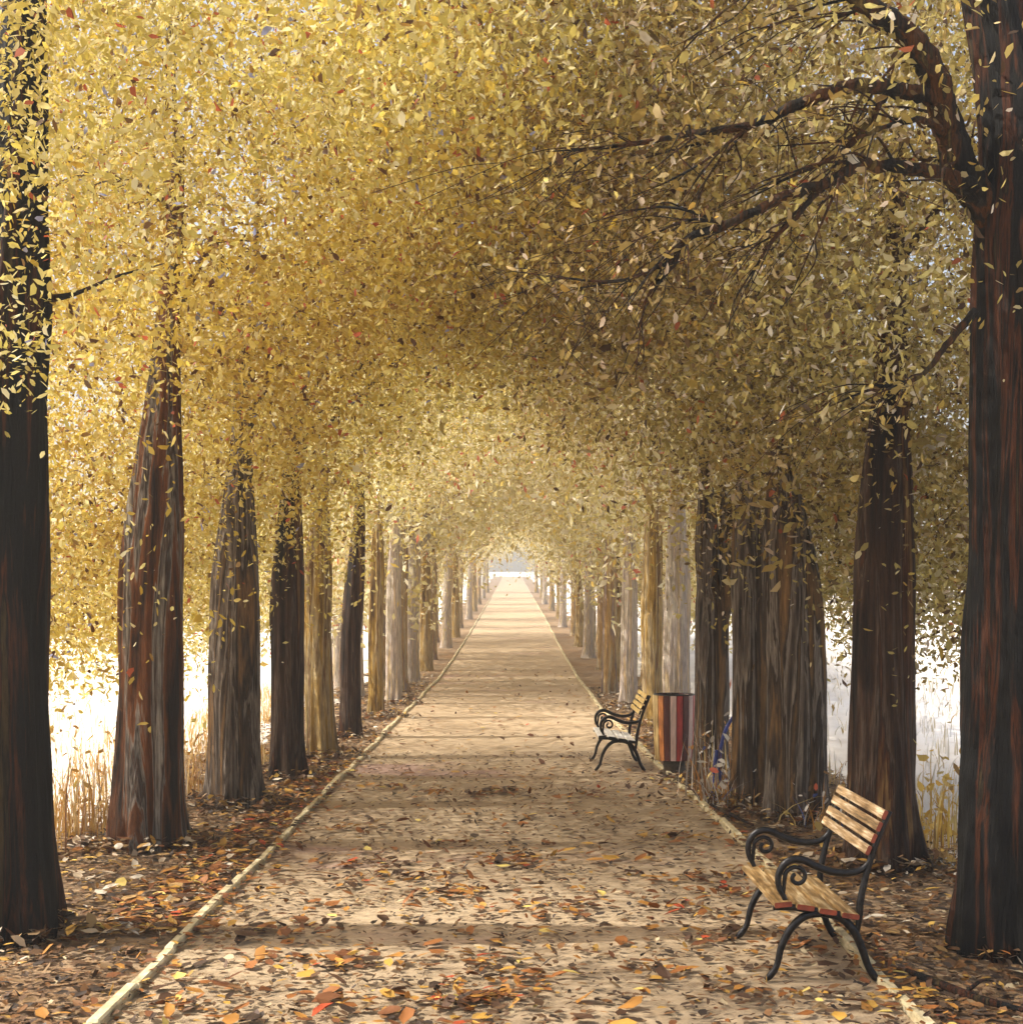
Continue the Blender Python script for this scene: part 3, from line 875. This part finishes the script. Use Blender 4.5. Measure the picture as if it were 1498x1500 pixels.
plant('grass_clump', -3.9, 11.2, 80, .2, .25, .7, .008, GRASS_OCHRE, 'shorter ochre grass clump just right of the dark left trunk', 'grass', leafn=60)
plant('grass_clump', -3.35, 14.8, 70, .12, .25, .7, .008, GRASS_OCHRE, 'ochre grass clump seen between the rust brown trunk and the grey footed trunk', 'grass', leafn=50)
plant('grass_clump', -3.15, 17.6, 50, .12, .2, .5, .008, GRASS_OCHRE, 'small ochre grass clump left of the slim chocolate trunk', 'grass', leafn=30)

# tall dry grass band along the left, tufts along the verges
def grass_field(name, n, xf, y0, y1, h0, h1, wid, mat):
    V, Q = blades(n, 0.0001, h0, h1, wid, .4)
    y = rng.uniform(y0, y1, n)
    x = np.array([xf(q) for q in y])
    off = np.stack([x, y, zg(y)], axis=1)
    V = V.reshape(n, 10, 3) + off[:, None, :]
    o = quads_obj(name, V.reshape(-1, 3), Q, mat)
    tag(o, kind='stuff')
    return o
grass_field('dry_grass', 3300, lambda y: -3.55 - abs(rng.normal(0, 1.0)) - .02 * y, 9, 34, .08, .5, .007, GRASS_OCHRE)
grass_field('verge_grass', 2600, lambda y: 3.25 + abs(rng.normal(0, .35)), 8, 34, .04, .22, .006, GRASS_OCHRE)

# ------------------------------------------------------------------ leaves lying on path and verges
def litter(name, n, xf, y0, y1, s0, mat, z0=.012, pw=1.0, clumpy=0):
    t = rng.uniform(0, 1, n) ** pw
    y = y0 + (y1 - y0) * t
    x = np.array([xf(q) for q in y])
    C = np.stack([x, y, zg(y) + z0 + rng.uniform(0, .012, n)], axis=1)
    V, Q = leaf_verts(C, s0, flat=.86, curl=.35, aspect=.55)
    V[:, 2] = np.maximum(V[:, 2], zg(V[:, 1]) + .004)
    o = quads_obj(name, V, Q, mat)
    tag(o, kind='stuff')
    return o
U = lambda a, b_: rng.uniform(a, b_)
litter('fallen_leaves', 1300, lambda y: U(pathL(y), pathR(y)), 5.5, 42, .075, LITTER, pw=2.2)
litter('fallen_leaves', 9500, lambda y: U(pathL(y), pathR(y)), 5.5, 19, .048, LITTER_DARK, pw=2.6)
litter('fallen_leaves', 480, lambda y: U(pathL(y), pathR(y)), 5.8, 18, .10, LITTER, pw=1.9, z0=.02)
litter('fallen_leaves', 17000, lambda y: U(-4.2, pathL(y) - .13), 5.5, 36, .062, LITTER_DARK, pw=1.7)
litter('fallen_leaves', 2000, lambda y: U(-4.2, pathL(y) - .1), 8.5, 40, .08, LITTER_PALE, pw=1.4, z0=.02)
litter('fallen_leaves', 1300, lambda y: rng.normal(-2.25, .22), 8.6, 18, .09, LITTER, pw=1.2, z0=.02)
litter('fallen_leaves', 14000, lambda y: U(pathR(y) + .13, 3.8), 5.5, 34, .062, LITTER_DARK, pw=1.6)
litter('fallen_leaves', 1000, lambda y: U(pathR(y) + .1, 3.8), 8.5, 34, .08, LITTER_PALE, pw=1.4, z0=.02)

# russet patches where leaves gathered on the path
nc_ = 46
cy_ = 5.9 + 9.5 * rng.uniform(0, 1, nc_) ** 1.5
cx_ = rng.uniform(-1.7, 1.7, nc_)
k_ = rng.integers(0, nc_, 1500)
C_ = np.stack([cx_[k_] + rng.normal(0, .16, 1500), cy_[k_] + rng.normal(0, .10, 1500), .012 + rng.uniform(0, .025, 1500)], axis=1)
V_, Q_ = leaf_verts(C_, .075, flat=.8, curl=.4, aspect=.55)
V_[:, 2] = np.maximum(V_[:, 2], .004)
tag(quads_obj('fallen_leaves', V_, Q_, LITTER), kind='stuff')

# leaves drifted against the trunks and along the edging
bases = [o.location for o in COL.objects if o.name.startswith('avenue_tree') and 0 < o.location.y < 30]
bx = np.array([[p.x, p.y] for p in bases])
def drift(name, n, mat):
    k = rng.integers(0, len(bx), n)
    an = rng.uniform(0, 2 * PI, n)
    r = .30 + np.abs(rng.normal(0, .22, n))
    C = np.stack([bx[k, 0] + np.cos(an) * r, bx[k, 1] + np.sin(an) * r, np.maximum(.015, .10 - (r - .3) * .22 + rng.normal(0, .02, n))], axis=1)
    V, Q = leaf_verts(C, .075, flat=.7, curl=.4, aspect=.55)
    V[:, 2] = np.maximum(V[:, 2], .004)
    tag(quads_obj(name, V, Q, mat), kind='stuff')
drift('fallen_leaves', 3000, LITTER_DARK)
drift('fallen_leaves', 900, LITTER)
drift('fallen_leaves', 2000, LITTER_PALE)
litter('fallen_leaves', 420, lambda y: pathL(y) + rng.normal(-.08, .09), 5.6, 26, .06, LITTER, pw=1.6, z0=.03)
litter('fallen_leaves', 1100, lambda y: pathR(y) + rng.normal(.08, .09), 5.6, 26, .06, LITTER, pw=1.6, z0=.03)
MEADOW_STALK = mat_leaf('meadow_stalk', [(0, (0.68, 0.63, 0.54)), (.4, (0.60, 0.50, 0.32)), (.7, (0.72, 0.69, 0.64)), (.93, (0.46, 0.32, 0.14))], .3)
grass_field('meadow_grass', 3500, lambda y: -.32 * y - 1.0 + rng.normal(0, 1) * .05 * y, 14, 60, .1, .55, .012, MEADOW_STALK)
grass_field('meadow_grass', 1300, lambda y: .27 * y + .6 + rng.normal(0, 1) * .045 * y, 13, 55, .08, .4, .012, MEADOW_STALK)

# fallen sticks
def stick(pts, rads, label):
    base = Vector((pts[0][0], pts[0][1], 0))
    root = empty('fallen_branch', base)
    tag(root, label, 'branch')
    sp, sr = spline([Vector(p) - base for p in pts], rads, 5)
    mb = MB()
    tube(mb, sp, sr, 8, ridge=.08, seed=4)
    mb.build('wood', BARK_NEAR, root)
    m = sp[len(sp) // 2]
    mb = MB()
    a, c = spline([m, m + Vector((.10, .05, .05)), m + Vector((.2, .16, .02))], [.012, .009, .004], 4)
    tube(mb, a, c, 6)
    mb.build('side_twig', BARK_NEAR, root)
stick([(2.12, 7.62, .03), (2.2, 7.3, .045), (2.33, 7.05, .035), (2.5, 6.86, .03)], [.016, .024, .022, .01], 'black branch lying on the ground at the bottom right beside the kerb')
stick([(1.9, 13.6, .08), (1.98, 13.1, .075), (2.1, 12.4, .07)], [.012, .018, .01], 'dark red brown stick lying on the kerb beyond the near bench')

# ------------------------------------------------------------------ haze
def haze(dens):
    m, nt, out = newmat('haze_air')
    pv = N(nt, 'ShaderNodeVolumePrincipled')
    pv.inputs['Color'].default_value = (0.96, 0.93, 0.86, 1)
    pv.inputs['Density'].default_value = dens
    pv.inputs['Anisotropy'].default_value = 0.3
    nt.links.new(pv.outputs[0], out.inputs['Volume'])
    x, y0, y1, z0, z1 = 330, -20, 430, -1.2, 26
    V = [(-x, y0, z0), (x, y0, z0), (x, y1, z0), (-x, y1, z0), (-x, y0, z1), (x, y0, z1), (x, y1, z1), (-x, y1, z1)]
    o = mesh_obj('haze', V, [(0, 3, 2, 1), (4, 5, 6, 7), (0, 1, 5, 4), (1, 2, 6, 5), (2, 3, 7, 6), (3, 0, 4, 7)], m, smooth=False)
    tag(o, kind='stuff')
haze(0.0032)

# ------------------------------------------------------------------ light and camera
EL, AZ = math.radians(50), math.radians(-92)   # sun ahead, a little to the left
w = bpy.data.worlds.new('World')
S.world = w
w.use_nodes = True
nt = w.node_tree
bg = nt.nodes['Background']
sky = nt.nodes.new('ShaderNodeTexSky')
sky.sky_type = 'NISHITA'
sky.sun_disc = False
sky.sun_elevation = EL
sky.sun_rotation = AZ
sky.dust_density = 6.0
sky.air_density = 1.0
sky.ozone_density = 0.3
nt.links.new(sky.outputs[0], bg.inputs[0])
bg.inputs[1].default_value = 0.15
ld = bpy.data.lights.new('sun', 'SUN')
ld.energy = 4.0
ld.angle = math.radians(0.6)
ld.color = (1.0, 0.955, 0.87)
lo = bpy.data.objects.new('sun', ld)
link(lo)
dirv = Vector((math.sin(AZ) * math.cos(EL), math.cos(AZ) * math.cos(EL), math.sin(EL)))
lo.rotation_euler = dirv.to_track_quat('Z', 'Y').to_euler()
lo.location = dirv * 60

cam = bpy.data.cameras.new('camera')
co = link(bpy.data.objects.new('camera', cam))
co.location = (0, 0, EYE)
co.rotation_euler = (PI / 2, 0, 0)
cam.sensor_fit = 'HORIZONTAL'
cam.sensor_width = 36
cam.lens = 36 * F / 1498
cam.shift_x = (749 - CX) / 1498
cam.shift_y = (HY - 750) / 1498
cam.clip_start = 0.05
cam.clip_end = 2000
S.camera = co
S.view_settings.view_transform = 'Standard'
S.view_settings.look = 'None'
S.view_settings.gamma = 1
S.view_settings.exposure = 1.05
